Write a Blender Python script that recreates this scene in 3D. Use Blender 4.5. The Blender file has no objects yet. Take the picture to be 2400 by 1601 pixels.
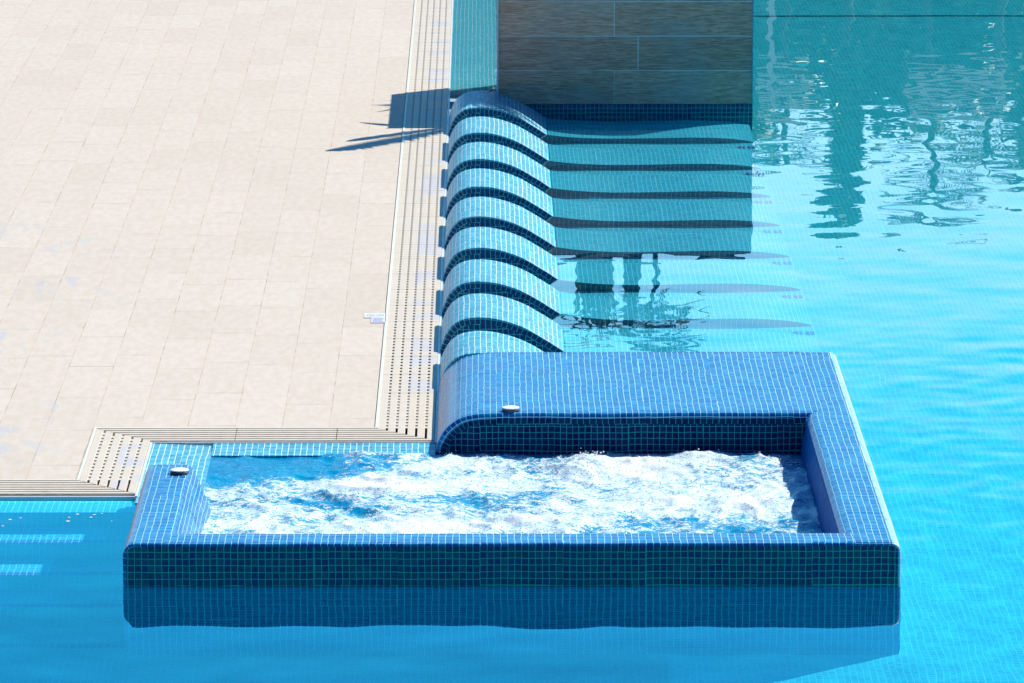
import bpy, math, random
from mathutils import noise, Vector
random.seed(7)
sc = bpy.context.scene
R = math.radians
T = 0.027                                   # mosaic module in metres

# ------------------------------------------------------------------ camera
cam = bpy.data.cameras.new('camera'); camo = bpy.data.objects.new('camera', cam)
sc.collection.objects.link(camo); sc.camera = camo
cam.sensor_width = 36; cam.lens = 36 * 12843 / 2400; cam.clip_end = 2000
camo.location = (1.3, -23.0, 4.95); camo.rotation_euler = (R(90 - 10.8), 0, R(-0.33))

# ------------------------------------------------------------------ sky, sun, exposure
SUN = Vector((.68, .55, .87)).normalized()
world = bpy.data.worlds.new('World'); sc.world = world; world.use_nodes = True
wn = world.node_tree
sky = wn.nodes.new('ShaderNodeTexSky'); sky.sky_type = 'NISHITA'; sky.sun_disc = False
sky.sun_elevation = R(44.8); sky.sun_rotation = R(51); sky.air_density = 1.0; sky.dust_density = 0.6; sky.ozone_density = 2.0
bg = wn.nodes['Background']; bg.inputs[1].default_value = 0.07
# deep blue southern sky with a pale band of haze low over the horizon
tint = wn.nodes.new('ShaderNodeMix'); tint.data_type = 'RGBA'; tint.blend_type = 'MULTIPLY'; tint.inputs[0].default_value = 1
wn.links.new(sky.outputs[0], tint.inputs[6]); tint.inputs[7].default_value = (.22, .64, 1.12, 1)
geo = wn.nodes.new('ShaderNodeTexCoord'); sz = wn.nodes.new('ShaderNodeSeparateXYZ'); wn.links.new(geo.outputs['Generated'], sz.inputs[0])
hr = wn.nodes.new('ShaderNodeValToRGB'); wn.links.new(sz.outputs[2], hr.inputs[0])
def _ramp(stops):
    e = hr.color_ramp.elements
    while len(e) < len(stops): e.new(.5)
    for q, (p, c) in zip(e, stops): q.position = p; q.color = (*c, 1)
_ramp([(0.0, (11, 14, 15.5)), (.158, (9.5, 13.5, 15.5)), (.185, (4.5, 13, 16.5)), (.215, (.1, 10.8, 18.5)), (.30, (0, 7, 13.5)), (.42, (0, 0, 0))])
# the glow sits on the sunny side of the sky
mr = wn.nodes.new('ShaderNodeMapRange'); wn.links.new(sz.outputs[1], mr.inputs[0]); mr.inputs[1].default_value = -.1; mr.inputs[2].default_value = .6
gl = wn.nodes.new('ShaderNodeVectorMath'); gl.operation = 'SCALE'; wn.links.new(hr.outputs[0], gl.inputs[0]); wn.links.new(mr.outputs[0], gl.inputs['Scale'])
ad = wn.nodes.new('ShaderNodeMix'); ad.data_type = 'RGBA'; ad.blend_type = 'ADD'; ad.inputs[0].default_value = 1
wn.links.new(tint.outputs[2], ad.inputs[6]); wn.links.new(gl.outputs[0], ad.inputs[7]); wn.links.new(ad.outputs[2], bg.inputs[0])
sun = bpy.data.lights.new('sun', 'SUN'); sun.energy = 5.0; sun.angle = R(.5); sun.color = (1, .94, .84)
suno = bpy.data.objects.new('sun', sun); sc.collection.objects.link(suno)
suno.rotation_euler = SUN.to_track_quat('Z', 'Y').to_euler(); suno.location = (12, 10, 15)
sun.cycles.is_caustics_light = True
sc.view_settings.view_transform = 'Standard'; sc.view_settings.look = 'None'
sc.view_settings.exposure = 0.3; sc.view_settings.gamma = 1
sc.render.engine = 'CYCLES'
sc.cycles.use_denoising = True
sc.cycles.max_bounces = 10; sc.cycles.transmission_bounces = 6
sc.cycles.sample_clamp_indirect = 6

# ------------------------------------------------------------------ node helpers
class NT:
    def __init__(s, name):
        s.m = bpy.data.materials.new(name); s.m.use_nodes = True; s.t = s.m.node_tree
        s.b = s.t.nodes['Principled BSDF']; s.out = s.t.nodes['Material Output']
    def n(s, typ, **kw):
        nd = s.t.nodes.new('ShaderNode' + typ)
        for k, v in kw.items(): setattr(nd, k, v)
        return nd
    def put(s, sock, v):
        if hasattr(v, 'is_output') or isinstance(v, bpy.types.NodeSocket): s.t.links.new(v, sock)
        elif isinstance(v, (tuple, list)) and len(v) == 3 and sock.type == 'RGBA': sock.default_value = (*v, 1)
        else: sock.default_value = v
    def math(s, op, a, b=None, c=None, clamp=False):
        nd = s.n('Math', operation=op, use_clamp=clamp)
        s.put(nd.inputs[0], a)
        if b is not None: s.put(nd.inputs[1], b)
        if c is not None: s.put(nd.inputs[2], c)
        return nd.outputs[0]
    def vmath(s, op, a, b=None):
        nd = s.n('VectorMath', operation=op); s.put(nd.inputs[0], a)
        if b is not None: s.put(nd.inputs['Scale' if op == 'SCALE' else 1], b)
        return nd.outputs[0]
    def mix(s, f, a, b, blend='MIX'):
        nd = s.n('Mix', data_type='RGBA', blend_type=blend)
        s.put(nd.inputs[0], f); s.put(nd.inputs[6], a); s.put(nd.inputs[7], b)
        return nd.outputs[2]
    def ramp(s, f, stops, interp='LINEAR'):
        nd = s.n('ValToRGB'); nd.color_ramp.interpolation = interp
        els = nd.color_ramp.elements
        while len(els) < len(stops): els.new(.5)
        for e, (p, c) in zip(els, stops):
            e.position = p; e.color = (*c, 1) if len(c) == 3 else c
        s.put(nd.inputs[0], f); return nd.outputs[0]
    def noise(s, vec, scale, detail=3, rough=.5):
        nd = s.n('TexNoise'); nd.inputs['Scale'].default_value = scale
        nd.inputs['Detail'].default_value = detail; nd.inputs['Roughness'].default_value = rough
        if vec is not None: s.put(nd.inputs['Vector'], vec)
        return nd
    def smooth(s, v, a, b):
        nd = s.n('MapRange', interpolation_type='SMOOTHSTEP')
        s.put(nd.inputs[0], v); nd.inputs[1].default_value = a; nd.inputs[2].default_value = b
        return nd.outputs[0]
    def set(s, **kw):
        for k, v in kw.items(): s.put(s.b.inputs[k.replace('_', ' ')], v)
        return s

def tile_mat(name, tones, grout, rough=.28, gw=.055, coat=.5, tilt=.05, spec=.5, crough=.1):
    """glass mosaic; UV is counted in tiles"""
    k = NT(name); uv = k.n('UVMap').outputs[0]
    # hand-laid sheets: the joints wander a little
    wob = k.noise(uv, .35, 2); w = k.vmath('SCALE', k.vmath('SUBTRACT', wob.outputs['Color'], (.5, .5, .5)), .28)
    # mosaic comes in small sheets, never set perfectly in line
    sh = k.n('TexWhiteNoise', noise_dimensions='2D'); k.put(sh.inputs[0], k.vmath('FLOOR', k.vmath('SCALE', uv, 1 / 12.0)))
    w = k.vmath('ADD', w, k.vmath('SCALE', k.vmath('SUBTRACT', sh.outputs[1], (.5, .5, .5)), .16))
    uv2 = k.vmath('ADD', uv, w)
    cell = k.vmath('FLOOR', uv2); fr = k.vmath('SUBTRACT', k.vmath('FRACTION', uv2), (.5, .5, .5))
    sep = k.n('SeparateXYZ'); k.put(sep.inputs[0], fr)
    m = k.math('MAXIMUM', k.math('ABSOLUTE', sep.outputs[0]), k.math('ABSOLUTE', sep.outputs[1]))
    g = k.smooth(m, .5 - gw - .018, .5 - gw + .018)
    wn_ = k.n('TexWhiteNoise', noise_dimensions='2D'); k.put(wn_.inputs[0], cell)
    rnd = wn_.outputs[0]; rc = wn_.outputs[1]
    big = k.noise(uv, .06, 2).outputs[0]
    f = k.math('ADD', k.math('MULTIPLY', rnd, .8), k.math('MULTIPLY', big, .2))
    n_ = len(tones)
    col = k.ramp(f, [((i + .0) / n_, t) for i, t in enumerate(tones)], 'LINEAR')
    cloud = k.noise(uv2, 2.3, 3).outputs[0]
    col = k.mix(k.math('MULTIPLY', k.smooth(cloud, .35, .75), .35), col, tuple(min(1, c * 1.5 + .015) for c in tones[-1]))
    gn = k.mix(k.noise(uv, .5, 2).outputs[0], tuple(c * .82 for c in grout), grout)
    col = k.mix(g, col, gn)
    # every tile sits at its own small tilt, so each catches the light differently
    nrm = k.n('NewGeometry').outputs['Normal']
    tl = k.vmath('SCALE', k.vmath('SUBTRACT', rc, (.5, .5, .5)), k.math('MULTIPLY', k.math('SUBTRACT', 1, g), tilt))
    nv = k.vmath('NORMALIZE', k.vmath('ADD', nrm, tl))
    bmp = k.n('Bump'); bmp.inputs['Strength'].default_value = .25; bmp.inputs['Distance'].default_value = .002
    k.put(bmp.inputs['Height'], k.math('SUBTRACT', 1, g)); k.put(bmp.inputs['Normal'], nv)
    k.set(Base_Color=col, Roughness=k.math('ADD', k.math('MULTIPLY', g, .45), rough), Specular_IOR_Level=spec,
          Coat_Weight=k.math('MULTIPLY', k.math('SUBTRACT', 1, g), coat), Coat_Roughness=crough, Normal=bmp.outputs[0])
    return k.m

def plain(name, col, rough=.6, var=.12, scale=8, metal=0, spec=.5):
    k = NT(name); oc = k.n('TexCoord').outputs['Object']
    nz = k.noise(oc, scale, 4).outputs[0]
    k.set(Base_Color=k.mix(nz, tuple(c * (1 - var) for c in col), tuple(min(1, c * (1 + var)) for c in col)),
          Roughness=rough, Metallic=metal, Specular_IOR_Level=spec)
    return k.m

SPA = [(.0, .08, .30), (.0, .13, .38), (.0, .24, .48), (.0, .10, .34)]
M_spa = tile_mat('spa_mosaic', SPA, (.50, .86, .95), rough=.25, coat=.12, spec=.04, gw=.042, crough=.08)
M_edge = tile_mat('edge_glare_mosaic', [(.02, .28, .55), (.05, .36, .62), (.10, .45, .70)], (.88, .95, .97), rough=.5, coat=1, spec=1, crough=.45, tilt=.25)  # paler than the rim tiles: sun glare partly put into the colour
M_inner = tile_mat('inner_shaded_mosaic', [(.001, .008, .06), (.001, .015, .08), (.002, .03, .10)], (.03, .42, .46), rough=.5, coat=0, spec=.02, gw=.042)  # shade of the tub's inner back wall put into darker tones
M_inner2 = tile_mat('inner_side_shaded_mosaic', [(.0, .03, .20), (.0, .05, .26), (.0, .07, .30)], (.03, .30, .55), rough=.5, coat=0, spec=.02, gw=.042)  # same for the inner side wall, its shade darkens the tile colour
M_wall = tile_mat('wall_mosaic', [(.002, .032, .11), (.002, .07, .13), (.002, .12, .16), (.002, .045, .15)], (.06, .66, .55), rough=.3, gw=.045, coat=.08, spec=.25)  # darker copy of the tub mosaic, shade of upright faces in the colour
M_loung = tile_mat('lounger_mosaic', [(.0, .17, .32), (.0, .32, .47), (.03, .48, .60), (.0, .25, .42)], (.86, .98, .94), rough=.42, gw=.052, coat=.12, tilt=.14, spec=.22, crough=.3)
M_rim = tile_mat('rim_shaded_mosaic', [(.003, .03, .11), (.004, .055, .17), (.005, .07, .2)], (.16, .85, .80), rough=.3, gw=.055, coat=.15)  # lounger ends: shade painted in as dark tiles
M_pool = tile_mat('pool_mosaic', [(.0, .27, .39), (.0, .34, .46), (.0, .42, .54)], (.06, .68, .74), rough=.5, coat=0, tilt=.02, spec=.2, gw=.06)
M_sub = tile_mat('submerged_mosaic', [(.0, .11, .34), (.0, .16, .41), (.0, .21, .48)], (.10, .72, .86), rough=.5, coat=0, tilt=.02, spec=.2, gw=.05)  # brighter than the wall above: light scattered in the water put into the colour
M_seat = tile_mat('seat_mosaic', [(.0, .31, .48), (.0, .38, .57), (.0, .46, .64)], (.24, .86, .92), rough=.5, coat=0, tilt=.02, spec=.2, gw=.06)
M_nose = tile_mat('nosing_mosaic', [(.0, .02, .26), (.0, .03, .34)], (.4, .7, .85), rough=.4, coat=0, spec=.2)
M_chan = tile_mat('channel_mosaic', [(.0, .40, .55), (.06, .55, .62), (.0, .48, .66)], (.80, .92, .86), rough=.4, coat=.2)

# ------------------------------------------------------------------ mesh helpers
class MB:
    def __init__(s): s.v = []; s.f = []; s.uv = []; s.mi = []
    def quad(s, ps, uvs=None, mi=0):
        b = len(s.v); s.v += [tuple(p) for p in ps]; s.f.append(tuple(range(b, b + len(ps))))
        s.uv.append(uvs or [(0, 0)] * len(ps)); s.mi.append(mi)
    def grid(s, P, UV, mi=0):
        nu, nv = len(P), len(P[0]); b = len(s.v)
        for r in P: s.v += [tuple(p) for p in r]
        for i in range(nu - 1):
            for j in range(nv - 1):
                s.f.append((b + i * nv + j, b + (i + 1) * nv + j, b + (i + 1) * nv + j + 1, b + i * nv + j + 1))
                s.uv.append([UV[i][j], UV[i + 1][j], UV[i + 1][j + 1], UV[i][j + 1]]); s.mi.append(mi)
    def box(s, x0, x1, y0, y1, z0, z1, mi=0, t=T):
        c = [(x0, y0, z0), (x1, y0, z0), (x1, y1, z0), (x0, y1, z0), (x0, y0, z1), (x1, y0, z1), (x1, y1, z1), (x0, y1, z1)]
        for idx, ax in (((0, 3, 2, 1), 'xy'), ((4, 5, 6, 7), 'xy'), ((0, 1, 5, 4), 'xz'), ((3, 7, 6, 2), 'xz'), ((0, 4, 7, 3), 'yz'), ((1, 2, 6, 5), 'yz')):
            ps = [c[i] for i in idx]; a, b = ['xyz'.index(q) for q in ax]
            s.quad(ps, [(p[a] / t, p[b] / t) for p in ps], mi)
    def build(s, name, mats, parent=None, smooth=None, caustic=True):
        me = bpy.data.meshes.new(name); me.from_pydata(s.v, [], s.f)
        ul = me.uv_layers.new(name='UVMap')
        flat = [c for q in s.uv for p in q for c in p]; ul.data.foreach_set('uv', flat)
        for m in (mats if isinstance(mats, (list, tuple)) else [mats]): me.materials.append(m)
        me.polygons.foreach_set('material_index', s.mi)
        if smooth is not None:
            me.polygons.foreach_set('use_smooth', [True] * len(s.f))
            try: me.set_sharp_from_angle(angle=R(smooth))
            except Exception: pass
        me.update()
        o = bpy.data.objects.new(name, me); sc.collection.objects.link(o)
        if parent: o.parent = parent
        if caustic: o.cycles.is_caustics_receiver = True
        return o

def tag(o, label=None, cat=None, group=None, kind=None):
    if label: o['label'] = label
    if cat: o['category'] = cat
    if group: o['group'] = group
    if kind: o['kind'] = kind
    return o
def empty(name, loc, label, cat, group=None):
    o = bpy.data.objects.new(name, None); o.location = loc; o.empty_display_size = .2
    sc.collection.objects.link(o); return tag(o, label, cat, group)
def child(o, root):
    """keep world placement, hang under root"""
    o.parent = root; o.location = tuple(-c for c in root.location); return o
def structure(o): o['kind'] = 'structure'; return o

def resample(prof, step=.02):
    """Catmull-free linear resample, keeps given points"""
    out = [prof[0]]
    for a, b in zip(prof, prof[1:]):
        d = math.dist(a, b); n = max(1, int(d / step))
        for i in range(1, n + 1):
            out.append((a[0] + (b[0] - a[0]) * i / n, a[1] + (b[1] - a[1]) * i / n))
    return out
def spline(pts, n=6):
    out = []
    for i in range(len(pts) - 1):
        p0 = pts[max(i - 1, 0)]; p1 = pts[i]; p2 = pts[i + 1]; p3 = pts[min(i + 2, len(pts) - 1)]
        for k in range(n):
            t = k / n
            out.append(tuple(.5 * ((2 * p1[c]) + (-p0[c] + p2[c]) * t + (2 * p0[c] - 5 * p1[c] + 4 * p2[c] - p3[c]) * t * t
                                   + (-p0[c] + 3 * p1[c] - 3 * p2[c] + p3[c]) * t ** 3) for c in (0, 1)))
    return out + [pts[-1]]
def arc(cx, cz, r, a0, a1, n=5):
    return [(cx + r * math.cos(R(a0 + (a1 - a0) * i / n)), cz + r * math.sin(R(a0 + (a1 - a0) * i / n))) for i in range(n + 1)]
def arclen(p):
    L = [0]
    for a, b in zip(p, p[1:]): L.append(L[-1] + math.dist(a, b))
    return L
def inward(p, d):
    """offset a left-to-right XZ profile downwards/inwards by d"""
    out = []
    for i in range(len(p)):
        a = p[max(i - 1, 0)]; b = p[min(i + 1, len(p) - 1)]
        tx, tz = b[0] - a[0], b[1] - a[1]; L = math.hypot(tx, tz) or 1
        out.append((p[i][0] + tz / L * d, p[i][1] - tx / L * d))
    return out

def top_sweep(mb, prof, yb, yf, r, mi=0, step=.06, jit=0, back_r=None):
    """profile swept from the back to the front with a rounded front edge"""
    A = arclen(prof); st = []
    br = back_r if back_r is not None else r
    for i in range(6): a = R(90 * (1 - i / 5)); st.append((yb - br + br * math.sin(a), br * (1 - math.cos(a))))
    n = max(2, int((yb - yf) / step))
    for i in range(1, n): st.append((yb - br + (yf + r - (yb - br)) * i / n, 0))
    for i in range(6): a = R(90 * i / 5); st.append((yf + r - r * math.sin(a), r * (1 - math.cos(a))))
    P = []; UV = []; L = 0; py, pd = st[0]
    for (y, d) in st:
        L += math.hypot(y - py, d - pd); py, pd = y, d
        q = inward(prof, d) if d > 0 else prof
        if jit: q = [(x, z + jit * noise.noise((x * 3, y * 3, 1.7))) for x, z in q]
        P.append([(x, y, z) for x, z in q]); UV.append([(a / T, -L / T + yb / T) for a in A])
    mb.grid(P, UV, mi)
def face(mb, prof, y, d0, zb, rim=True, mi_rim=0, mi=0, x0=-99, x1=99):
    """the flat front end under a swept top: one tile row follows the curve, plain rows below"""
    A = arclen(prof); c0 = inward(prof, d0); c1 = inward(prof, d0 + T)
    if rim:
        idx = [i for i in range(len(prof)) if x0 <= prof[i][0] <= x1 and c0[i][1] > zb]
        mb.grid([[(c0[i][0], y, c0[i][1]) for i in idx], [(c1[i][0], y, c1[i][1]) for i in idx]],
                [[(A[i] / T, 0) for i in idx], [(A[i] / T, -1) for i in idx]], mi_rim)
        c = c1
    else: c = c0
    # plain part: strictly growing x only
    pts = []; lastx = -1e9
    for (x, z) in c:
        if x0 - 1e-6 <= x <= x1 + 1e-6 and x > lastx + 1e-5 and z > zb: pts.append((x, z)); lastx = x
    P = [[(x, y, zb + (z - zb) * k / 8) for x, z in pts] for k in range(8, -1, -1)]
    mb.grid(P, [[(p[0] / T, p[2] / T) for p in row] for row in P], mi)

# ------------------------------------------------------------------ pool shell
FLOOR = -1.05
mb = MB()
def flat(mb, x0, x1, y0, y1, z, n=1, mi=0):
    P = [[(x0 + (x1 - x0) * i / n, y0 + (y1 - y0) * j / n, z) for j in range(n + 1)] for i in range(n + 1)]
    mb.grid(P, [[(p[0] / T, p[1] / T) for p in r] for r in P], mi)
def wall_y(mb, x0, x1, y, z0, z1, mi=0):
    ps = [(x0, y, z0), (x1, y, z0), (x1, y, z1), (x0, y, z1)]; mb.quad(ps, [(p[0] / T, p[2] / T) for p in ps], mi)
def wall_x(mb, x, y0, y1, z0, z1, mi=0):
    ps = [(x, y0, z0), (x, y1, z0), (x, y1, z1), (x, y0, z1)]; mb.quad(ps, [(p[1] / T, p[2] / T) for p in ps], mi)
flat(mb, -9, 14, -9, 16.25, FLOOR, 1)
wall_y(mb, -9, 14, 16.25, FLOOR, -1.0); flat(mb, -9, 14, 16.25, 21, -1.0)
wall_y(mb, -9, 14, 21, -1.0, .01); wall_x(mb, 14, -9, 21, FLOOR, .01)
structure(mb.build('pool_floor', M_pool))

# steps beside the tub: a shallow overflow shelf then four treads
mb = MB()
ed = [(-.80, -.02), (-1.10, -.265), (-1.393, -.525), (-1.66, -.78)]
flat(mb, -6, -.10, -.80, -.545, -.02, 1, 2)
for i, (y, z) in enumerate(ed):
    zn = ed[i + 1][1] if i < 3 else FLOOR
    wall_y(mb, -6, -.10, y, zn, z)
    if i < 3:
        yn = ed[i + 1][0]; flat(mb, -6, -.10, yn + 2 * T, y, zn, 1, 2); flat(mb, -6, -.10, yn, yn + 2 * T, zn, 1, 1)
flat(mb, -6, -.10, -1.96, -1.66 , FLOOR + .004, 1, 0); flat(mb, -6, -.10, -1.96 - 2 * T, -1.96, FLOOR + .004, 1, 1)
structure(mb.build('pool_steps', [M_pool, M_nose, M_seat]))

# ------------------------------------------------------------------ water
def ripple(x, y):
    calm = .35 + .65 * min(1, max(0, (x - 2.2) / 1.6)) * (1 if y < 3 else max(.16, 1 - (y - 2.5) / 5))
    if x < -.1: calm = .30
    if y < -2.0: calm = max(calm, min(.75, .3 + (-2.0 - y) * 1.2))
    h = .0019 * noise.noise((x * 1.5, y * 1.2, .3)) + .0022 * noise.noise((x * 3.6 + 2, y * 2.6, 2.1))
    h += (.0008 + (.0008 if x > 2.9 and y < 3 else 0)) * noise.noise((x * 8.0, y * 7.0, 5.2))
    h *= calm
    # disturbed water around the pipe inlet between loungers and tub
    d = math.exp(-((x - 1.95) ** 2 / .12 + (y - 3.6) ** 2 / 2.2)); h += .0014 * d * noise.noise((x * 13, y * 9, 8))
    if y > 5 and x > 2.9:
        a = min(1, (y - 5) / 3); h += a * (.00035 * noise.noise((x * 4, y * 2.6, 11)) + .00028 * noise.noise((x * 9, y * 5.5, 14)))
    return h
def in_dry(x, y):
    if x < 1.10 and y > .55: return True
    if x < -.145 and y > -.55: return True
    if -.05 < x < 2.85 and -2.08 < y < 1.75: return True
    if x < .2 and -.6 < y: return True
    return False
def water_patch(name, x0, x1, y0, y1, st):
    nx = int(round((x1 - x0) / st)); ny = int(round((y1 - y0) / st)); idx = {}; v = []; f = []
    def vid(i, j):
        if (i, j) not in idx:
            x = x0 + i * st; y = y0 + j * st; idx[(i, j)] = len(v); v.append((x, y, ripple(x, y)))
        return idx[(i, j)]
    for j in range(ny):
        for i in range(nx):
            if in_dry(x0 + (i + .5) * st, y0 + (j + .5) * st): continue
            f.append((vid(i, j), vid(i + 1, j), vid(i + 1, j + 1), vid(i, j + 1)))
    me = bpy.data.meshes.new(name); me.from_pydata(v, [], f); me.polygons.foreach_set('use_smooth', [True] * len(f)); me.update()
    return me
kw = NT('pool_water'); kw.set(Base_Color=(.97, 1, 1), Roughness=0.0, IOR=1.33, Transmission_Weight=1.0)
me = water_patch('pool_water', -2.6, 13.9, -6.5, 20.9, .045)
me.materials.append(kw.m); water = bpy.data.objects.new('pool_water', me); sc.collection.objects.link(water)
water.cycles.is_caustics_caster = True; structure(water)

# ------------------------------------------------------------------ deck
k = NT('deck_porcelain'); oc = k.n('TexCoord').outputs['Object']; sx = k.n('SeparateXYZ'); k.put(sx.inputs[0], oc)
u = k.math('DIVIDE', k.math('SUBTRACT', .835, sx.outputs[0]), .21); cu = k.math('FLOOR', u); fu = k.math('FRACT', u)
w1 = k.n('TexWhiteNoise', noise_dimensions='1D'); k.put(w1.inputs['W'], cu)
v = k.math('ADD', k.math('DIVIDE', sx.outputs[1], .74), k.math('MULTIPLY', w1.outputs[0], 1.0)); cv = k.math('FLOOR', v); fv = k.math('FRACT', v)
cc = k.n('CombineXYZ'); k.put(cc.inputs[0], cu); k.put(cc.inputs[1], cv)
w2 = k.n('TexWhiteNoise', noise_dimensions='2D'); k.put(w2.inputs[0], cc.outputs[0])
du = k.math('MULTIPLY', k.math('SUBTRACT', .5, k.math('ABSOLUTE', k.math('SUBTRACT', fu, .5))), .21)
dv = k.math('MULTIPLY', k.math('SUBTRACT', .5, k.math('ABSOLUTE', k.math('SUBTRACT', fv, .5))), .74)
gu = k.math('SUBTRACT', 1, k.smooth(du, .0008, .0024)); gv = k.math('SUBTRACT', 1, k.smooth(dv, .0015, .0045))
fade = k.math('MULTIPLY', k.smooth(k.noise(oc, 1.7, 3).outputs[0], .35, .65), .8)
fade2 = k.smooth(w2.outputs[0], .1, .9)
g = k.math('MAXIMUM', k.math('MULTIPLY', gu, k.math('ADD', .35, k.math('MULTIPLY', fade, .55))), k.math('MULTIPLY', gv, k.math('ADD', .30, k.math('MULTIPLY', fade2, .8))))
mp = k.n('Mapping'); k.put(mp.inputs[0], oc); mp.inputs[3].default_value = (6, 2, 1)
st1 = k.noise(mp.outputs[0], 4, 6, .65).outputs[0]
base = k.mix(k.smooth(st1, .36, .64), (.62, .53, .425), (.655, .585, .485))
base = k.mix(k.math('MULTIPLY', k.smooth(k.noise(mp.outputs[0], 17, 3, .7).outputs[0], .55, .8), .25), base, (.54, .51, .48))
tone = k.ramp(w2.outputs[0], [(0, (.965, .948, .93)), (.25, (.988, .98, .972)), (.5, (1, .99, .98)), (1, (1.02, 1.02, 1.02))])
base = k.mix(1.0, base, tone, 'MULTIPLY')
edge = k.math('MULTIPLY', k.math('SUBTRACT', 1, k.smooth(du, .0, .03)), .10)
base = k.mix(edge, base, (.70, .55, .42))
base = k.mix(g, base, k.mix(k.smooth(k.noise(oc, 5, 3).outputs[0], .4, .62), (.62, .46, .32), (.22, .15, .09)))
blot = k.noise(oc, .9, 4, .6).outputs[0]; fine = k.noise(mp.outputs[0], 2.2, 4, .6).outputs[0]
leftm = k.math('SUBTRACT', 1, k.smooth(sx.outputs[0], -1.15, -.25)); nearm = k.math('SUBTRACT', 1, k.smooth(sx.outputs[1], 4.5, 7.5))
wet = k.math('MULTIPLY', k.smooth(k.math('ADD', k.math('MULTIPLY', blot, .6), k.math('MULTIPLY', fine, .5)), .60, .64), k.math('MULTIPLY', leftm, nearm))
base = k.mix(k.math('MULTIPLY', wet, .6), base, (.45, .48, .56))
bm = k.n('Bump'); bm.inputs['Strength'].default_value = .25; bm.inputs['Distance'].default_value = .003
k.put(bm.inputs['Height'], k.math('SUBTRACT', k.math('MULTIPLY', st1, .3), g))
k.set(Base_Color=base, Roughness=k.math('SUBTRACT', .62, k.math('MULTIPLY', wet, .12)), Specular_IOR_Level=.35, Normal=bm.outputs[0])
M_deck = k.m
DZ = .012
mb = MB()
mb.box(-.40, .825, .84, 60, -.35, DZ); mb.box(-9, -.42, -.25, 60, -.35, DZ)
mb.box(-.42, -.40, .84, 60, -.35, DZ)
structure(mb.build('pool_deck', M_deck))
mb = MB(); mb.box(-60, -9, -60, 90, -.4, 0.0); mb.box(14, 80, -60, 90, -.4, 0); mb.box(-9, 14, 21, 90, -.4, -.002); mb.box(-9, 14, -60, -9, -.4, 0)
structure(mb.build('ground', plain('ground_paving', (.5, .46, .40), .8)))

# gutter trough under the grates
M_dark = plain('gutter_dark', (.02, .02, .022), .8)
mb = MB()
def trough(x0, x1, y0, y1): mb.box(x0, x1, y0, y1, -.3, -.10)
trough(.83, 1.095, .565, 60); trough(-.14, .825, .565, .835); trough(-.405, -.15, -.545, .835); trough(-9, -.41, -.545, -.26)
structure(mb.build('gutter', M_dark))

# white edging between deck and grates, and the pool-side lip
M_trim = plain('edging_ceramic', (.78, .75, .62), .4); M_lip = plain('pool_lip_stone', (.72, .73, .74), .35)
e = MB()
def strip(mb, x0, x1, y0, y1, z0=-.09, z1=.016): mb.box(x0, x1, y0, y1, z0, z1)
strip(e, .829, .843, .84, 40); strip(e, -.406, .843, .824, .838); strip(e, -.418, -.406, -.246, .838); strip(e, -9, -.406, -.262, -.248)
o = e.build('edging', M_trim); structure(o)
e = MB()
strip(e, 1.096, 1.106, .556, 40, -.4, .008); strip(e, -.145, 1.096, .552, .562, -.4, .008); strip(e, -.152, -.142, -.54, .562, -.4, .008); strip(e, -9, -.152, -.556, -.546, -.4, .008)
structure(e.build('pool_lip', M_lip))

# ------------------------------------------------------------------ overflow grates
k = NT('grate_plastic'); gp = k.n('NewGeometry').outputs['Position']
c = k.mix(k.noise(gp, 12, 4).outputs[0], (.62, .53, .40), (.73, .645, .51))
spn = k.n('SeparateXYZ'); k.put(spn.inputs[0], gp)
wetg = k.math('MULTIPLY', k.smooth(k.noise(gp, 2.6, 2).outputs[0], .50, .56), k.math('MAXIMUM', k.smooth(spn.outputs[0], .94, .98), k.math('MULTIPLY', k.math('LESS_THAN', spn.outputs[0], -.14), k.math('GREATER_THAN', spn.outputs[0], -.27))))
c = k.mix(k.math('MULTIPLY', wetg, .55), c, (.52, .53, .60))
c = k.mix(k.math('MULTIPLY', k.smooth(k.noise(gp, 5, 5, .7).outputs[0], .58, .75), .35), c, (.36, .27, .18))
k.set(Base_Color=c, Roughness=.5); M_gr = k.m
NB = 6; GW = .251
def grate_mesh(length, m0=0, m1=0, cz=.0085):
    """bars run along +Y; local x from 0 to GW; m0/m1 = mitre slope at the ends"""
    mb = MB(); GAP = .0105 if cz > .01 else .016; BW = (GW - (NB - 1) * GAP) / NB
    for i in range(NB):
        xa = i * (BW + GAP); xb = xa + BW
        ya0, yb0 = m0 * xa, m0 * xb; ya1, yb1 = length + m1 * xa, length + m1 * xb
        c = [(xa, ya0), (xb, yb0), (xb, yb1), (xa, yb1 if False else ya1)]
        b = .0015
        tp = [(xa + b, ya0 + b, .013), (xb - b, yb0 + b, .013), (xb - b, yb1 - b, .013), (xa + b, ya1 - b, .013)]
        md = [(x, y, .0115) for x, y in c]; bt = [(x, y, -.012) for x, y in c]
        mb.quad(tp)
        for q in range(4):
            r = (q + 1) % 4; mb.quad([md[q], md[r], tp[r], tp[q]]); mb.quad([bt[q], bt[r], md[r], md[q]])
    n = max(1, int(round(length / .0685)))
    for j in range(n):
        y = (j + .5) * length / n
        if j % 6 == 5 and False: continue
        x0 = 0; x1 = GW
        if m0 > 0: x1 = min(GW, (y - .024) / m0)
        if m1 < 0: x1 = min(x1, (length - y - .024) / -m1)
        if m0 < 0: pass
        if x1 - x0 > .03: mb.box(x0, x1, y - .0205, y + .0205, cz - .0013, cz)
    return mb
def put_grate(mesh_obj, x, y, rz, flip=False):
    mesh_obj.location = (x, y, 0); mesh_obj.rotation_euler = (0, 0, rz)
    if flip: mesh_obj.scale = (1, -1, 1) if flip == 'y' else (-1, 1, 1)
    return mesh_obj
GL = .445; GRP = 'cream overflow grate panels along the pool edge'
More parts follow.
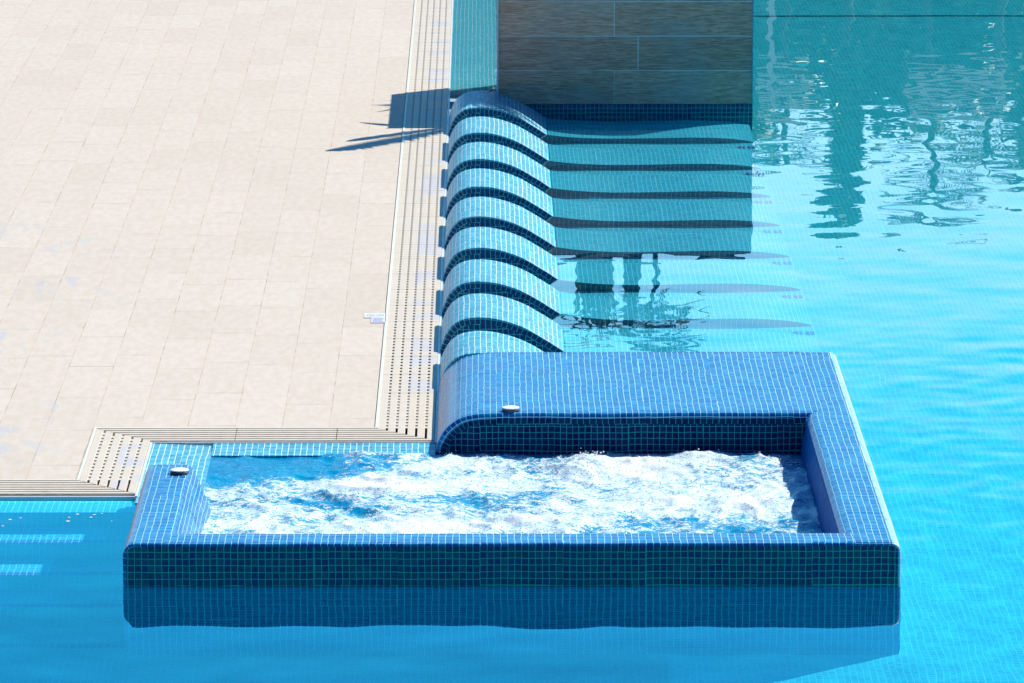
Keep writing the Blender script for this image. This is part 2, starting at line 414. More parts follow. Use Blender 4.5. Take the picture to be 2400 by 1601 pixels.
proto = grate_mesh(GL - .003, cz=.0118).build('grate_panel', M_gr, caustic=False)
tag(proto, 'straight cream slotted grate panel in the row between pale deck and the water', 'drain grate', GRP)
proto2 = grate_mesh(GL - .003).build('grate_panel', M_gr, caustic=False)
tag(proto2, 'straight cream grate panel with slots running sideways along the near edge of the deck', 'drain grate', GRP)
proto['label'] = 'straight cream grate panel with dotted slots running away along the right side of the deck'
first = {0: True, 1: True}
def panel(x, y, rz):
    q = 0 if rz == 0 else 1; src = (proto, proto2)[q]
    o = src if first[q] else src.copy()
    if not first[q]: sc.collection.objects.link(o)
    first[q] = False; o.location = (x, y, 0); o.rotation_euler = (0, 0, rz)
XG = .843
# long run away from the camera
c0 = grate_mesh(.80, -1, 0, .0118)   # mitred start
# bars start further toward the pool corner: y_start = .82 - x
o = c0.build('grate_panel', M_gr, caustic=False); o.location = (XG, .822, 0)
tag(o, 'mitred cream grate panel running back from the inner deck corner beside the tub', 'drain grate')
y = .822 + .803
while y < 22: panel(XG, y, 0); y += GL
# front run along the back of the tub: rotate -90deg: local +Y -> +X, local +X -> -Y
o = grate_mesh(.62, 1, 0).build('grate_panel', M_gr, caustic=False); o.location = (-.405, .822, 0); o.rotation_euler = (0, 0, R(-90))
tag(o, 'mitred cream grate panel at the outer deck corner, slots running sideways behind the tub', 'drain grate')
x = -.405 + .623; panel(x, .822, R(-90))
x += GL; L2 = XG - x
o = grate_mesh(L2, 0, 1).build('grate_panel', M_gr, caustic=False); o.location = (x, .822, 0); o.rotation_euler = (0, 0, R(-90))
tag(o, 'cream grate panel with its right end mitred, touching the inner deck corner behind the tub', 'drain grate')
# short run down the left of the tub
o = grate_mesh(1.078, -1, -1, .0118).build('grate_panel', M_gr, caustic=False); o.location = (-.405, -.262 + .006, 0)
tag(o, 'short cream grate panel mitred at both ends, directly left of the tub', 'drain grate')
o = grate_mesh(.60, 0, 1).build('grate_panel', M_gr, caustic=False); o.location = (-.405 - .60, -.262, 0); o.rotation_euler = (0, 0, R(-90))
tag(o, 'mitred cream grate panel left of the tub at the front deck corner, slots running sideways', 'drain grate')
x = -.405 - .603 - GL
while x > -3.2: panel(x, -.262, R(-90)); x -= GL

# ------------------------------------------------------------------ loungers
ARCH = [(1.100, -.12), (1.101, -.05), (1.108, .015), (1.128, .075), (1.160, .122), (1.205, .153), (1.27, .166), (1.34, .164), (1.42, .148), (1.51, .115), (1.60, .064), (1.69, .006), (1.76, -.045), (1.84, -.09), (1.95, -.125), (2.09, -.145), (2.3, -.132), (2.52, -.108), (2.66, -.112), (2.78, -.145), (2.88, -.20), (2.945, -.27)]
LP = resample(spline(ARCH, 5), .03)
BASE = -.29
def lounger(yb, yf, label):
    root = empty('pool_lounger', (1.7, (yb + yf) / 2, BASE), label, 'lounger', 'mosaic tiled loungers in a row beside the pool')
    mb = MB(); top_sweep(mb, [p for p in LP if p[0] < 1.7], yb, yf, .006, 0); o = mb.build('backrest', M_loung, smooth=50); child(o, root)
    mb = MB(); i0 = len([p for p in LP if p[0] < 1.7]) - 1; top_sweep(mb, LP[i0:], yb, yf, .006, 0); o = mb.build('seat', M_seat, smooth=50); child(o, root)
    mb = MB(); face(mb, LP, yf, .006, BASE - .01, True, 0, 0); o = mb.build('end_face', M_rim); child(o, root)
    o['label'] = 'end face in tiles coloured dark for its shade, one row following the curve'
    mb = MB(); A = inward(LP, .006)
    pts = []; lx = -9
    for x, z in A:
        if x > lx + 1e-5 and z > BASE: pts.append((x, z)); lx = x
    P = [[(x, yb, z) for x, z in pts], [(x, yb, BASE - .01) for x, z in pts]]
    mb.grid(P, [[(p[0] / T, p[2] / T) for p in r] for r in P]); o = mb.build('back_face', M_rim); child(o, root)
    return root
FR = [9.58, 8.57, 7.575, 6.60, 5.62, 4.64, 3.66, 2.69]
LN = ['farthest tiled lounger, half in shade against the brown tiled wall', 'turquoise tiled lounger second from the brown wall', 'turquoise tiled lounger third from the brown wall',
      'turquoise tiled lounger fourth from the brown wall', 'turquoise tiled lounger fourth from the tub end of the row', 'turquoise tiled lounger third from the tub end of the row',
      'turquoise tiled lounger second from the tub end of the row', 'nearest whole turquoise lounger, with a gap between it and the tub ledge']
for yf in (): pass
lounger(2.35, 1.79, 'short turquoise lounger back joined to the rear of the tub ledge')
for i, yf in enumerate(FR): lounger(yf + (.71 if i == 0 else .64), yf, LN[i])

mb = MB()
P = [[(x, y, BASE) for y in (1.6, 10.5)] for x in (1.10, 1.5, 2.0, 2.5, 2.95)]
mb.grid(P, [[(p[0] / T, p[1] / T) for p in r] for r in P])
wall_x(mb, 2.95, 1.6, 10.5, FLOOR, BASE); wall_x(mb, 1.107, .56, 22, FLOOR, 0)
# accent tiles at the ends of the seats
for yf in FR:
    for q in range(2): mb.box(2.84 + q * .06, 2.84 + q * .06 + T * 1.4, yf - .22, yf - .15, BASE, BASE + .012, 1)
structure(mb.build('lounger_base', [M_seat, M_nose]))

# ------------------------------------------------------------------ the tub
tub = empty('whirlpool_tub', (1.42, -.2, FLOOR), 'blue mosaic whirlpool tub full of churning foam, standing in the pool', 'hot tub')
HUMP = spline([(1.100, -.30), (1.100, -.10), (1.103, .008), (1.114, .045), (1.138, .085), (1.175, .122), (1.225, .150), (1.30, .164), (1.40, .167)], 5)
BP = resample(HUMP + [(2.775, .168)], .04)
mb = MB(); top_sweep(mb, BP, 1.83, .40, .022, 0, jit=.0015); child(mb.build('headrest_ledge', M_spa, smooth=50), tub)
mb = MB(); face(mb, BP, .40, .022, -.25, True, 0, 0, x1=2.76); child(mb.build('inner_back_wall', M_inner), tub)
mb = MB(); pts = [(x, z) for x, z in inward(BP, .02)]
P = [[(x, 1.83, z) for x, z in pts], [(x, 1.83, BASE) for x, z in pts]]
mb.grid(P, [[(p[0] / T, p[2] / T) for p in r] for r in P]); child(mb.build('outer_back_wall', M_wall), tub)
# right rim
RP = resample([(2.635, -.35), (2.695, 0.0), (2.715, .10)] + arc(2.765, .108, .06, 170, 92, 6)[1:] + [(2.82, .168)] + arc(2.905, .133, .035, 88, 0, 6) + [(2.94, -.3), (2.94, FLOOR)], .05)
ia = max(i for i, p in enumerate(RP) if p[0] < 2.722); ib = min(i for i, p in enumerate(RP) if p[0] > 2.904)
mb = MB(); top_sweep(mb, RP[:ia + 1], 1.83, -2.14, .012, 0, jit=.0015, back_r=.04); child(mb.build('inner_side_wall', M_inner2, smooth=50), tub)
mb = MB(); top_sweep(mb, RP[ia:ib + 1], 1.83, -2.14, .012, 0, jit=.0015, back_r=.04); child(mb.build('side_rim', M_spa, smooth=50), tub)
mb = MB(); top_sweep(mb, RP[ib:], 1.83, -2.14, .012, 0, jit=.0015, back_r=.04); child(mb.build('outer_edge', M_edge, smooth=50), tub)
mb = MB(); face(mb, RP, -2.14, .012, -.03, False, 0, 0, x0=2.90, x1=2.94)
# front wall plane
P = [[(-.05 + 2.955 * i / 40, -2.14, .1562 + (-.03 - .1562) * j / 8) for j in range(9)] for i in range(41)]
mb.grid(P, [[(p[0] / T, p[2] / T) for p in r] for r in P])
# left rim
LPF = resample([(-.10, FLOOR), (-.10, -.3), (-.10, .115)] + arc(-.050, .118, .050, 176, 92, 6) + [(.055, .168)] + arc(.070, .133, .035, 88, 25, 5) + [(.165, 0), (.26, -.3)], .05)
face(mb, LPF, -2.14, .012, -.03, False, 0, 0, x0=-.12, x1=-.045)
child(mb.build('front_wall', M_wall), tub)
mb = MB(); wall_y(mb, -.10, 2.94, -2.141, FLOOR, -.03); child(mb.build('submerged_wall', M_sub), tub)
mb = MB(); top_sweep(mb, LPF, -.60, -2.14, .012, 0, jit=.0015, back_r=.07); child(mb.build('side_rim', M_spa, smooth=50), tub)
# front rim: profile in YZ swept along X
FP = resample([(-1.90, -.3), (-1.935, .10)] + [(-1.967 + .03 * math.cos(R(a)), .138 + .03 * math.sin(R(a))) for a in (10, 30, 50, 70, 90)] + [(-2.05, .168), (-2.128, .168)] + [(-2.128 - .012 * math.sin(R(a)), .156 + .012 * math.cos(R(a))) for a in (15, 35, 55, 75, 90)], .03)
A = arclen(FP); mb = MB(); X = [.10 + i * (2.70 - .10) / 60 for i in range(61)]
X = [-.05 + i * (2.80 + .05) / 66 for i in range(67)]
P = [[(x, y, z + .0012 * noise.noise((x * 4, y * 4, 3))) for y, z in FP] for x in X]
mb.grid(P, [[(x / T, a / T) for a in A] for x in X]); child(mb.build('front_rim', M_spa, smooth=50), tub)
# shallow overflow shelf that links the tub to the grates
mb = MB()
def shelf(x0, x1, y0, y1, z0, z1, along='y'):
    n = 6
    P = []
    for i in range(n + 1):
        r = []
        for j in range(n + 1):
            x = x0 + (x1 - x0) * i / n; y = y0 + (y1 - y0) * j / n; t = (j if along == 'y' else i) / n
            r.append((x, y, z0 + (z1 - z0) * t))
        P.append(r)
    mb.grid(P, [[(p[0] / T, p[1] / T) for p in r] for r in P])
shelf(-.145, .125, -.66, .555, .004, -.006, 'x'); shelf(.125, 1.10, .335, .555, -.006, .004)
wall_y(mb, .125, 1.10, .335, -.35, -.006); wall_x(mb, .125, -.66, .335, -.35, -.006)
child(mb.build('overflow_shelf', M_loung), tub)

# round air buttons
def button(x, y, z, label):
    root = empty('air_button', (x, y, z), label, 'button', 'round air buttons on the tub rim')
    for nm, prof, m in (('base', [(.036, 0), (.039, .004), (.039, .010), (.034, .013), (0, .013)], M_bd), ('cap', [(.033, .013), (.0375, .0145), (.037, .018), (.028, .020), (0, .0205)], M_bc)):
        b = MB(); n = 28
        P = [[(r * math.cos(2 * math.pi * i / n), r * math.sin(2 * math.pi * i / n), h) for r, h in prof] for i in range(n + 1)]
        b.grid(P, [[(0, 0)] * len(prof)] * (n + 1)); b.build(nm, m, root, smooth=40)
M_bd = plain('button_dark', (.05, .07, .09), .4); M_bc = plain('button_steel', (.85, .86, .87), .5, .05, 30)
button(1.43, .455, .166, 'round pale button on the back ledge of the tub'); button(.053, -.84, .168, 'round pale button on the left rim of the tub')

# ------------------------------------------------------------------ churning foam
def fbm(x, y, z, o=4, g=.5):
    s = 0; a = 1
    for _ in range(o): s += a * noise.noise((x, y, z)); x *= 2.03; y *= 2.03; z += 3.1; a *= g
    return s
st = .0095; x0, x1, y0, y1 = .10, 2.755, -1.965, .40
nx = int((x1 - x0) / st); ny = int((y1 - y0) / st); vs = []; fo = []
for j in range(ny + 1):
    for i in range(nx + 1):
        x = x0 + i * st; y = y0 + j * st
        wx = x + .18 * noise.noise((x * 1.6, y * 1.6, 4)); wy = y + .18 * noise.noise((x * 1.6, y * 1.6, 9))
        n1 = fbm(wx * 2.6, wy * 2.0, .5, 3); ridge = 1 - abs(fbm(wx * 3.2, wy * 2.4, 7, 3)) * 2.0
        h = .022 * n1 + .020 * max(0, ridge) ** 2 + .007 * fbm(x * 16, y * 13, 2, 3)
        h += .030 * math.exp(-((x - 1.72) ** 2 / .012 + (y - .05) ** 2 / .035)) * (1 + .35 * noise.noise((x * 30, y * 30, 1)))
        h += .03 * math.exp(-((x - .85) ** 2 / .05 + (y + .35) ** 2 / .06))
        quiet = min(1, math.exp(-((x - .40) ** 2 / .16 + (y - .12) ** 2 / .11)) * 1.25)
        quiet = max(quiet, .75 * math.exp(-((y - .40) / .05) ** 2))
        edge = min(1, min(x - x0, x1 - x, y - y0, y1 - y) / .08)
        h = h * (1 - .6 * quiet) * (.45 + .55 * edge)
        f = .62 + .55 * fbm(wx * 2.3 + 5, wy * 2.3, 13, 4, .55) + 5.0 * h - .85 * quiet
        vs.append((x, y, h - .012)); fo.append(f)
fs = [(j * (nx + 1) + i, j * (nx + 1) + i + 1, (j + 1) * (nx + 1) + i + 1, (j + 1) * (nx + 1) + i) for j in range(ny) for i in range(nx)]
me = bpy.data.meshes.new('foaming_water'); me.from_pydata(vs, [], fs); me.polygons.foreach_set('use_smooth', [True] * len(fs))
at = me.attributes.new('foam', 'FLOAT', 'POINT'); at.data.foreach_set('value', fo)
k = NT('foaming_water'); oc = k.n('TexCoord').outputs['Object']
aa = k.n('Attribute', attribute_name='foam').outputs['Fac']
wpn = k.noise(oc, 3.5, 3); wo = k.vmath('ADD', oc, k.vmath('SCALE', k.vmath('SUBTRACT', wpn.outputs['Color'], (.5, .5, .5)), .16))
mpf = k.n('Mapping'); k.put(mpf.inputs[0], wo); mpf.inputs[3].default_value = (.75, 1.35, 1.0); wo = mpf.outputs[0]
n1 = k.noise(wo, 24, 6, .68).outputs[0]; n2 = k.noise(wo, 110, 3, .6).outputs[0]
vor = k.n('TexVoronoi'); vor.inputs['Scale'].default_value = 120; k.put(vor.inputs['Vector'], oc)
s_ = k.math('ADD', aa, k.math('ADD', k.math('MULTIPLY', k.math('SUBTRACT', n1, .5), 2.3), k.math('MULTIPLY', k.math('SUBTRACT', n2, .5), 1.5)))
fm = k.smooth(s_, .30, .66)
colw = k.mix(k.noise(oc, 3, 2).outputs[0], (.0, .17, .46), (.0, .36, .55))
col = k.mix(k.math('MULTIPLY', k.smooth(aa, .1, .9), .5), colw, (.10, .55, .72)); fine_ = k.smooth(k.math('ADD', k.math('MULTIPLY', n2, .55), k.math('MULTIPLY', k.noise(wo, 52, 4, .7).outputs[0], .45)), .40, .58)
col = k.mix(fm, col, k.mix(k.math('MAXIMUM', fine_, k.smooth(aa, .75, 1.15)), (.34, .66, .78), (.86, .92, .93)))
bm = k.n('Bump'); bm.inputs['Strength'].default_value = .55; bm.inputs['Distance'].default_value = .006
k.put(bm.inputs['Height'], k.math('ADD', k.math('MULTIPLY', n1, 1.2), k.math('MULTIPLY', k.math('ADD', n2, vor.outputs['Distance']), .5)))
k.set(Base_Color=col, Roughness=k.math('ADD', .06, k.math('MULTIPLY', fm, .5)), IOR=1.33, Normal=bm.outputs[0], Subsurface_Weight=k.math('MULTIPLY', fm, .35), Subsurface_Scale=.03, Subsurface_Radius=(.55, .9, 1.0))
me.materials.append(k.m)
foam = bpy.data.objects.new('foaming_water', me); sc.collection.objects.link(foam); structure(foam)

# spray droplets over the boils
mb = MB()
def blob(mb, c, r):
    q = [(1, 0, 0), (-1, 0, 0), (0, 1, 0), (0, -1, 0), (0, 0, 1), (0, 0, -1)]
    b = len(mb.v); mb.v += [(c[0] + r * a, c[1] + r * d, c[2] + r * e_) for a, d, e_ in q]
    for f in ((0, 2, 4), (2, 1, 4), (1, 3, 4), (3, 0, 4), (2, 0, 5), (1, 2, 5), (3, 1, 5), (0, 3, 5)):
        mb.f.append(tuple(b + i for i in f)); mb.uv.append([(0, 0)] * 3); mb.mi.append(0)
for _ in range(3800):
    if random.random() < .07: x = random.gauss(1.72, .08); y = random.gauss(.05, .12); z = .03 + abs(random.gauss(0, .014))
    else: x = random.uniform(.18, 2.6); y = random.uniform(-1.9, .36); z = None
    i = int((x - x0) / st); j = int((y - y0) / st)
    if not (0 <= i <= nx and 0 <= j <= ny): continue
    n_ = j * (nx + 1) + i; hz = vs[n_][2]
    if z is None:
        if fo[n_] < .35 + random.random() * .3 or math.exp(-((x - .45) ** 2 / .16 + (y - .08) ** 2 / .10)) > .3: continue
        z = hz + abs(random.gauss(0, .006))
    else: z = hz + z - .03
    blob(mb, (x, y, z), random.choice((.0012, .0016, .002, .0024, .003, .0042)))
tag(mb.build('spray', plain('droplet_white', (.9, .94, .96), .15), smooth=180), 'white droplets thrown up by the boiling foam in the tub', 'spray', kind='stuff')

# ------------------------------------------------------------------ brown tiled planter
k = NT('wood_look_tile'); oc = k.n('TexCoord').outputs['Object']
mp = k.n('Mapping'); k.put(mp.inputs[0], oc); mp.inputs[3].default_value = (1.6, 1.6, 20)
n1 = k.noise(mp.outputs[0], 7.0, 8, .75).outputs[0]; n2 = k.noise(mp.outputs[0], 26, 4, .7).outputs[0]; n3 = k.noise(oc, 2.5, 3).outputs[0]
c = k.ramp(n1, [(.30, (.26, .14, .10)), (.45, (.48, .29, .20)), (.58, (.74, .50, .37)), (.75, (.82, .62, .48))])
c = k.mix(k.math('MULTIPLY', k.smooth(n2, .45, .75), .5), c, (.28, .16, .10)); c = k.mix(k.math('MULTIPLY', k.smooth(n3, .45, .7), .45), c, (.38, .40, .38))
sx = k.n('SeparateXYZ'); k.put(sx.inputs[0], oc)
row = k.math('DIVIDE', k.math('SUBTRACT', sx.outputs[2], .075), .2125); ri = k.math('FLOOR', row); fr = k.math('FRACT', row)
# staggered vertical joints: rows alternate between x = 2.11 and x = 2.25
alt = k.math('MODULO', ri, 2.0); xx = k.math('DIVIDE', k.math('SUBTRACT', sx.outputs[0], k.math('ADD', 2.118, k.math('MULTIPLY', alt, .146))), 1.2)
fx = k.math('ABSOLUTE', k.math('SUBTRACT', k.math('FRACT', k.math('ADD', xx, .5)), .5))
gz = k.math('SUBTRACT', 1, k.smooth(k.math('MULTIPLY', k.math('SUBTRACT', .5, k.math('ABSOLUTE', k.math('SUBTRACT', fr, .5))), .2125), .0012, .0034))
gx = k.math('MULTIPLY', k.math('SUBTRACT', 1, k.smooth(k.math('MULTIPLY', fx, 1.2), .0012, .0034)), 1)
g = k.math('MAXIMUM', gz, gx); fade = k.math('ADD', .35, k.math('MULTIPLY', k.smooth(k.noise(oc, 1.3, 2).outputs[0], .4, .6), .65))
lay = k.n('TexWhiteNoise', noise_dimensions='2D'); cb = k.n('CombineXYZ'); k.put(cb.inputs[0], k.math('FLOOR', xx)); k.put(cb.inputs[1], ri); k.put(lay.inputs[0], cb.outputs[0])
c = k.mix(1, c, k.ramp(lay.outputs[0], [(0, (.8, .8, .8)), (1, (1.15, 1.12, 1.1))]), 'MULTIPLY')
c = k.mix(k.math('MULTIPLY', g, fade), c, (.62, .80, .88))
bm = k.n('Bump'); bm.inputs['Strength'].default_value = .3; bm.inputs['Distance'].default_value = .002; k.put(bm.inputs['Height'], n1)
k.set(Base_Color=c, Roughness=.42, Specular_IOR_Level=.4, Normal=bm.outputs[0]); M_wood = k.m
pl = empty('planter_wall', (2.187, 11.0, -.3), 'low brown planter wall of wood-look tiles with white joints', 'planter')
mb = MB(); mb.box(1.409, 2.964, 10.30, 11.73, .081, .87); child(mb.build('cladding', M_wood), pl)
mb = MB(); mb.box(1.405, 2.968, 10.296, 11.734, BASE - .5, .079); child(mb.build('tile_base', M_wall), pl)
mb = MB(); mb.box(1.397, 1.409, 10.292, 10.304, .09, .872); child(mb.build('corner_trim', plain('white_trim', (.72, .70, .72), .4)), pl)
mb = MB(); mb.box(2.9635, 2.969, 10.294, 10.302, .081, .872); child(mb.build('corner_trim', plain('reflection_cyan', (.12, .42, .52), .4)), pl)  # thin strip with the cyan edge reflection put into its colour
mb = MB(); mb.box(1.43, 2.94, 10.33, 11.70, .87, .885); child(mb.build('soil', plain('soil', (.05, .035, .025), .9)), pl)

# shallow channel beside the planter
mb = MB(); flat(mb, 1.106, 1.405, 10.29, 22, -.035); structure(mb.build('channel_floor', M_chan))

# ------------------------------------------------------------------ plants
M_leaf = plain('leaf_green', (.035, .12, .02), .45, .5, 3); M_leaf2 = plain('leaf_pale', (.08, .15, .03), .45, .4, 3)
M_trunk = plain('trunk_bark', (.06, .045, .03), .85, .4, 9)
def tube(mb, pts, rad, n=8):
    P = []
    for i, p in enumerate(pts):
        a = Vector(pts[max(i - 1, 0)]); b = Vector(pts[min(i + 1, len(pts) - 1)]); t = (b - a).normalized()
        u_ = t.cross(Vector((0, 1, .01))).normalized(); w_ = t.cross(u_); r = rad[i] if isinstance(rad, (list, tuple)) else rad
        P.append([tuple(Vector(p) + r * (math.cos(2 * math.pi * q / n) * u_ + math.sin(2 * math.pi * q / n) * w_)) for q in range(n + 1)])
    mb.grid(P, [[(0, 0)] * (n + 1)] * len(P))
def frond(mb, base, tip, sag, width, nl=22, side=(-1, 1), lw=.018, seed=0):
    rnd = random.Random(seed); b = Vector(base); t = Vector(tip); pts = []
    for i in range(nl + 1):
        s = i / nl; p = b.lerp(t, s); p.z += sag * 4 * s * (1 - s); pts.append(p)
    tube(mb, [tuple(p) for p in pts], [.009 * (1 - .8 * i / nl) + .001 for i in range(nl + 1)], 5)
    d = (t - b); d.z = 0; d.normalize(); sd = Vector((-d.y, d.x, 0))
    for i in range(2, nl + 1):
        s = i / nl; L = width * math.sin(math.pi * min(1, .12 + .85 * s)) ** .7 * rnd.uniform(.8, 1.1)
        for q in side:
            o = pts[i]; e_ = o + (sd * q * .8 + d * .75) * L + Vector((0, 0, -.35 * L)); w = d * lw
            mb.quad([tuple(o - w * .3), tuple(o.lerp(e_, .4) - w), tuple(e_), tuple(o.lerp(e_, .4) + w), ][:4])
def palm(x, y, z0, h, crown, n, label, group=None, trunk_r=.09, seed=1, lean=0, cat='palm', leafm=None):
    root = empty('palm_tree', (x, y, z0), label, cat, group); rnd = random.Random(seed)
    m = MB(); pts = [(lean * (i / 8) ** 2, 0, h * i / 8) for i in range(9)]; tube(m, pts, [trunk_r * (1.15 - .4 * i / 8) for i in range(9)], 10)
    m.build('trunk', M_trunk, root, smooth=60); m = MB(); top = Vector(pts[-1])
    for i in range(n):
        a = 2 * math.pi * i / n + rnd.uniform(-.2, .2); L = crown * rnd.uniform(.8, 1.1); dz = rnd.uniform(-.75, .45) * crown
        frond(m, top, top + Vector((L * math.cos(a), L * math.sin(a), dz)), crown * .18, crown * .32, 16, lw=crown * .018, seed=seed * 50 + i)
    m.build('crown', leafm or M_leaf, root); return root
# small palm on the planter whose fronds throw the feathered shadows on the deck
pr = empty('potted_palm', (2.25, 10.75, .88), 'small feathery palm growing on the brown planter, seen as reflection and shadow', 'palm')
m = MB(); tube(m, [(0, 0, 0), (-.01, -.02, .3), (-.03, -.05, .55)], [.06, .05, .045]); m.build('trunk', M_trunk, pr, smooth=60)
m = MB(); B = Vector((-.03, -.05, .55)); O = Vector(pr.location)
def fr_to(sx_, sy_, h, sag=.08, w=.16, side=(-1, 1), lw=.009, seed=0, nl=26):
    """frond whose tip stands at height h above the deck"""
    t = Vector((sx_ + .782 * h, sy_ + .632 * h, h)) - O; frond(m, B, t, sag, w, nl, side, lw, seed)
fr_to(.38, 8.89, 1.12, .10, .26, (1,), .022, 1, 60); fr_to(.50, 9.24, 1.15, .12, .07, (1, -1), .016, 2, 60); fr_to(.56, 10.0, 1.18, .06, .06, (-1, 1), .012, 3, 50)
for i in range(8):
    a = R(-50 + i * 9); frond(m, B, B + Vector((.5 * math.cos(a), .55 * math.sin(a), random.uniform(-.1, .25))), .1, .16, 18, lw=.009, seed=20 + i)
m.build('crown', M_leaf, pr)
# upright leafy plant left on the planter
def strap_plant(x, y, z, n, hgt, spread, label, seed, w=.03):
    root = empty('strap_leaf_plant', (x, y, z), label, 'plant'); rnd = random.Random(seed); m = MB()
    for i in range(n):
        a = rnd.uniform(0, 6.28); r = spread * rnd.uniform(.2, 1); hh = hgt * rnd.uniform(.6, 1); bx, by = rnd.gauss(0, .05), rnd.gauss(0, .05)
        P = []
        for j in range(7):
            s = j / 6; px = bx + math.cos(a) * r * s * s; py = by + math.sin(a) * r * s * s; ww = w * (1 - s ** 2) + .002
            P.append([(px - math.sin(a) * ww, py + math.cos(a) * ww, hh * s), (px, py, hh * s - .006), (px + math.sin(a) * ww, py - math.cos(a) * ww, hh * s)])
        m.grid(P, [[(0, 0)] * 3] * 7)
    m.build('leaves', M_leaf2 if seed % 2 else M_leaf, root); return root
strap_plant(2.02, 11.30, .88, 60, .72, .10, 'dense upright strap-leaved plant on the left of the brown planter', 3)
strap_plant(1.62, 11.4, .88, 30, .32, .12, 'low strap-leaved plant at the left back corner of the brown planter', 4)

p2 = empty('thin_stemmed_palm', (2.38, 10.95, .88), 'thin-stemmed small palm right of the centre of the planter, mirrored over the seats', 'palm')
m = MB(); tube(m, [(0, 0, 0), (.03, 0, .2), (0, 0, .42)], [.02, .016, .014]); m.build('trunk', M_trunk, p2, smooth=60); m = MB()
for i in range(15):
    a = R(i * 24 + 5); frond(m, Vector((0, 0, .42)), Vector((.30 * math.cos(a) + .06, .26 * math.sin(a), .42 + random.uniform(-.10, .30))), .06, .09, 16, lw=.010, seed=60 + i)
m.build('crown', M_leaf, p2)

# trees and building across the pool, which the water mirrors
def crown_tree(x, y, h, w, label, seed, nleaf=5000):
    root = empty('tree', (x, y, 0), label, 'tree', 'trees mirrored in the pool'); rnd = random.Random(seed)
    m = MB(); tube(m, [(0, 0, 0), (.05, 0, h * .3), (0, .05, h * .6)], [.16, .12, .07]); m.build('trunk', M_trunk, root, smooth=60)
    m = MB(); cl = [(rnd.gauss(0, w * .28), rnd.gauss(0, w * .28), h * rnd.uniform(.3, .92), w * rnd.uniform(.16, .3)) for _ in range(16)]
    for _ in range(nleaf):
        cx, cy, cz, r = rnd.choice(cl); d = Vector((rnd.gauss(0, 1), rnd.gauss(0, 1), rnd.gauss(0, 1))).normalized() * r * rnd.uniform(.5, 1.05)
        p = Vector((cx, cy, cz)) + d; a = Vector((rnd.gauss(0, 1), rnd.gauss(0, 1), rnd.gauss(0, 1))).normalized() * .13; b = d.cross(a).normalized() * .08
        m.quad([tuple(p - a), tuple(p + b), tuple(p + a), tuple(p - b)])
    m.build('crown', M_leaf, root)
crown_tree(3.3, 42, 5.2, 3.4, 'round green tree mirrored right beside the brown planter', 11)
crown_tree(5.4, 43, 5.35, 3.8, 'round green tree mirrored behind the slim tree', 12)
crown_tree(7.6, 42, 5.2, 3.6, 'round green tree mirrored near the right picture edge', 13)
crown_tree(1.2, 44, 5.0, 3.4, 'round green tree mirrored left of the brown planter', 14)
crown_tree(5.37, 38, 5.7, .55, 'slim dark green tree mirrored in the middle of the right water', 21, 2600)
palm(6.35, 39, 0, 5.2, .7, 20, 'slender palm mirrored to the right of the slim dark tree', 'palms mirrored in the pool', .05, 6, .15)
palm(4.75, 38.5, 0, 4.6, .6, 16, 'slim palm mirrored just right of the white post', 'palms mirrored in the pool', .04, 7)
palm(7.25, 38, 0, 4.5, 1.1, 20, 'bent palm mirrored at the far right of the water', 'palms mirrored in the pool', .06, 8, -.25)
bld = empty('building', (6.5, 52, 0), 'long low building across the pool, mirrored dark teal in the water', 'building')
M_bw = plain('building_wall', (.13, .17, .13), .8); M_bd2 = plain('building_window', (.03, .04, .05), .2)
m = MB(); m.box(-14, 13, 0, 6, 0, 5.8); m.build('wall', M_bw, bld); m = MB(); m.box(-14.3, 13.3, -.4, 6.2, 5.803, 6.0); m.build('roof', M_bw, bld)
m0 = MB(); m0.box(-.7, .7, -.03, 0, .9, 2.6); wdw = m0.build('window', M_bd2, bld)
for i in range(1, 18):
    c_ = wdw.copy(); sc.collection.objects.link(c_); c_.location = (-13 + (i % 9) * 2.8, 0, 0 if i < 9 else 2.4)
wdw.location = (-13, 0, 2.4)
pg = empty('pergola', (5.6, 36, 0), 'white slatted pergola beside the palms, mirrored as bright bars', 'pergola')
M_w = plain('white_paint', (.5, .5, .5), .5)
post = MB(); post.box(-.03, .03, -.03, .03, 0, 3.6); p0 = post.build('post', M_w, pg); p0.location = (-1.15, 0, 0)
for x in (3.4,):
    c_ = p0.copy(); sc.collection.objects.link(c_); c_.location = (x, 0, 0)
for x0_, x1_ in ((-1.3, -.75), (.35, 1.4)):
    for i in range(4):
        m = MB(); m.box(x0_, x1_, -.05, .05, 3.3 + i * .16, 3.36 + i * .16); m.build('slat', M_w, pg)

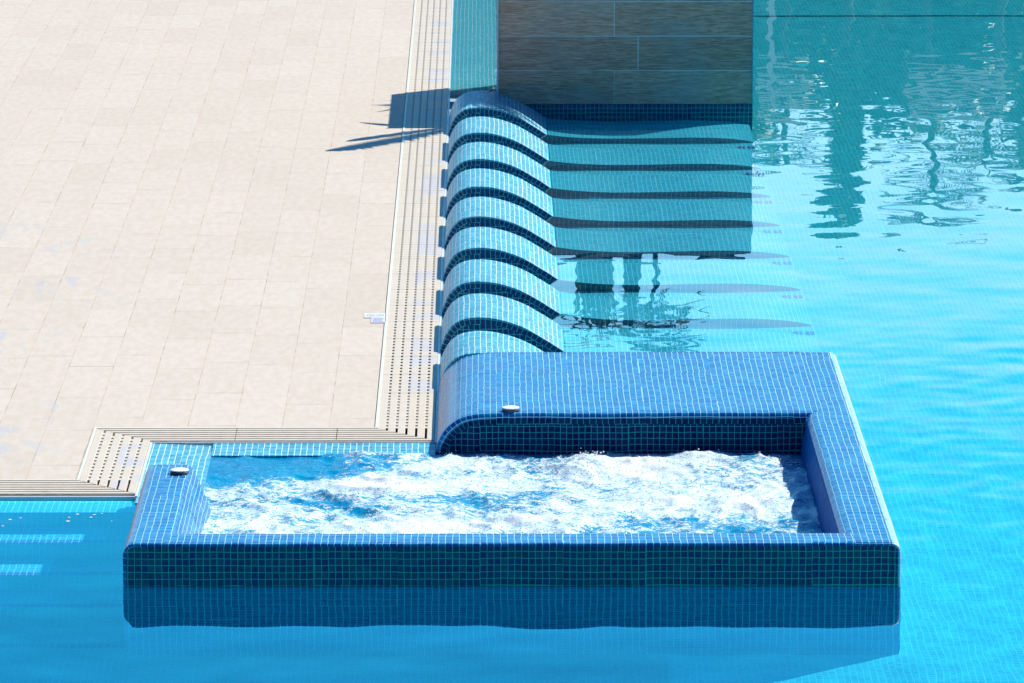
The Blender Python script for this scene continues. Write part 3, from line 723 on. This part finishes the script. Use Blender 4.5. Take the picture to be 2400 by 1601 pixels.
# ------------------------------------------------------------------ small things
# marker tile let into the deck
k = plain('sticker_white', (.80, .82, .88), .5); kb = plain('sticker_blue', (.25, .30, .55), .6)
sg = empty('marker_plate', (.78, 3.48, DZ), 'small white plate with a blue oval emblem on the deck beside the grate', 'sign')
m = MB(); m.box(-.055, .052, .02, .13, .001, .004); m.build('emblem_plate', k, sg)
m = MB(); n = 40
P = [[(.044 * sc_ * math.cos(2 * math.pi * i / n), .075 + .034 * sc_ * math.sin(2 * math.pi * i / n), .005) for sc_ in (1, .88)] for i in range(n + 1)]
m.grid(P, [[(0, 0)] * 2] * (n + 1)); m.box(-.030, -.004, .071, .076, .0045, .0052); m.box(.004, .028, .074, .079, .0045, .0052); m.build('oval', kb, sg)
m = MB(); m.box(-.018, .052, -.115, .015, .001, .004); m.build('text_plate', k, sg)
m = MB()
for i in range(5): m.box(-.012, .046 - (i % 3) * .006, -.10 + i * .023, -.094 + i * .023, .0045, .0052)
m.build('text_lines', kb, sg)
# pale leaf floating far right
lf = MB(); P = []
for i in range(9):
    s = i / 8; w = .05 * math.sin(math.pi * s) ** .8 + .001; P.append([(-.046 + .092 * s, -w, .006 + .01 * math.sin(math.pi * s)), (-.046 + .092 * s, 0, .003), (-.046 + .092 * s, w, .008)])
lf.grid(P, [[(0, 0)] * 3] * 9); o = lf.build('floating_leaf', plain('leaf_dry', (.75, .66, .5), .5), smooth=60); o.location = (3.416, 12.7, .0)
tag(o, 'pale dry leaf floating alone on the far water right of the planter', 'leaf')
# white discs added as ripple glints near the left steps
m = MB()
for (x, y, r) in ((-.64, -.96, .007), (-.60, -.93, .005), (-.40, -.92, .005), (-.40, -.99, .008), (-.37, -.86, .007), (-.30, -.87, .006), (-.31, -.92, .006), (-.27, -.85, .004), (-.66, -1.08, .005), (-.22, -.99, .003)):
    n = 10
    P = [[(x + r * q * math.cos(2 * math.pi * i / n), y + r * 1.3 * q * math.sin(2 * math.pi * i / n), .0015 + h_) for q, h_ in ((1, 0), (.8, .0006), (.4, .0010), (0, .0012))] for i in range(n + 1)]
    m.grid(P, [[(0, 0)] * 4] * (n + 1))
tag(m.build('glint_discs', plain('glint_white', (.85, .85, .8), .3), smooth=60), 'tiny white discs standing in for ripple glints by the left steps', 'foam', kind='stuff')
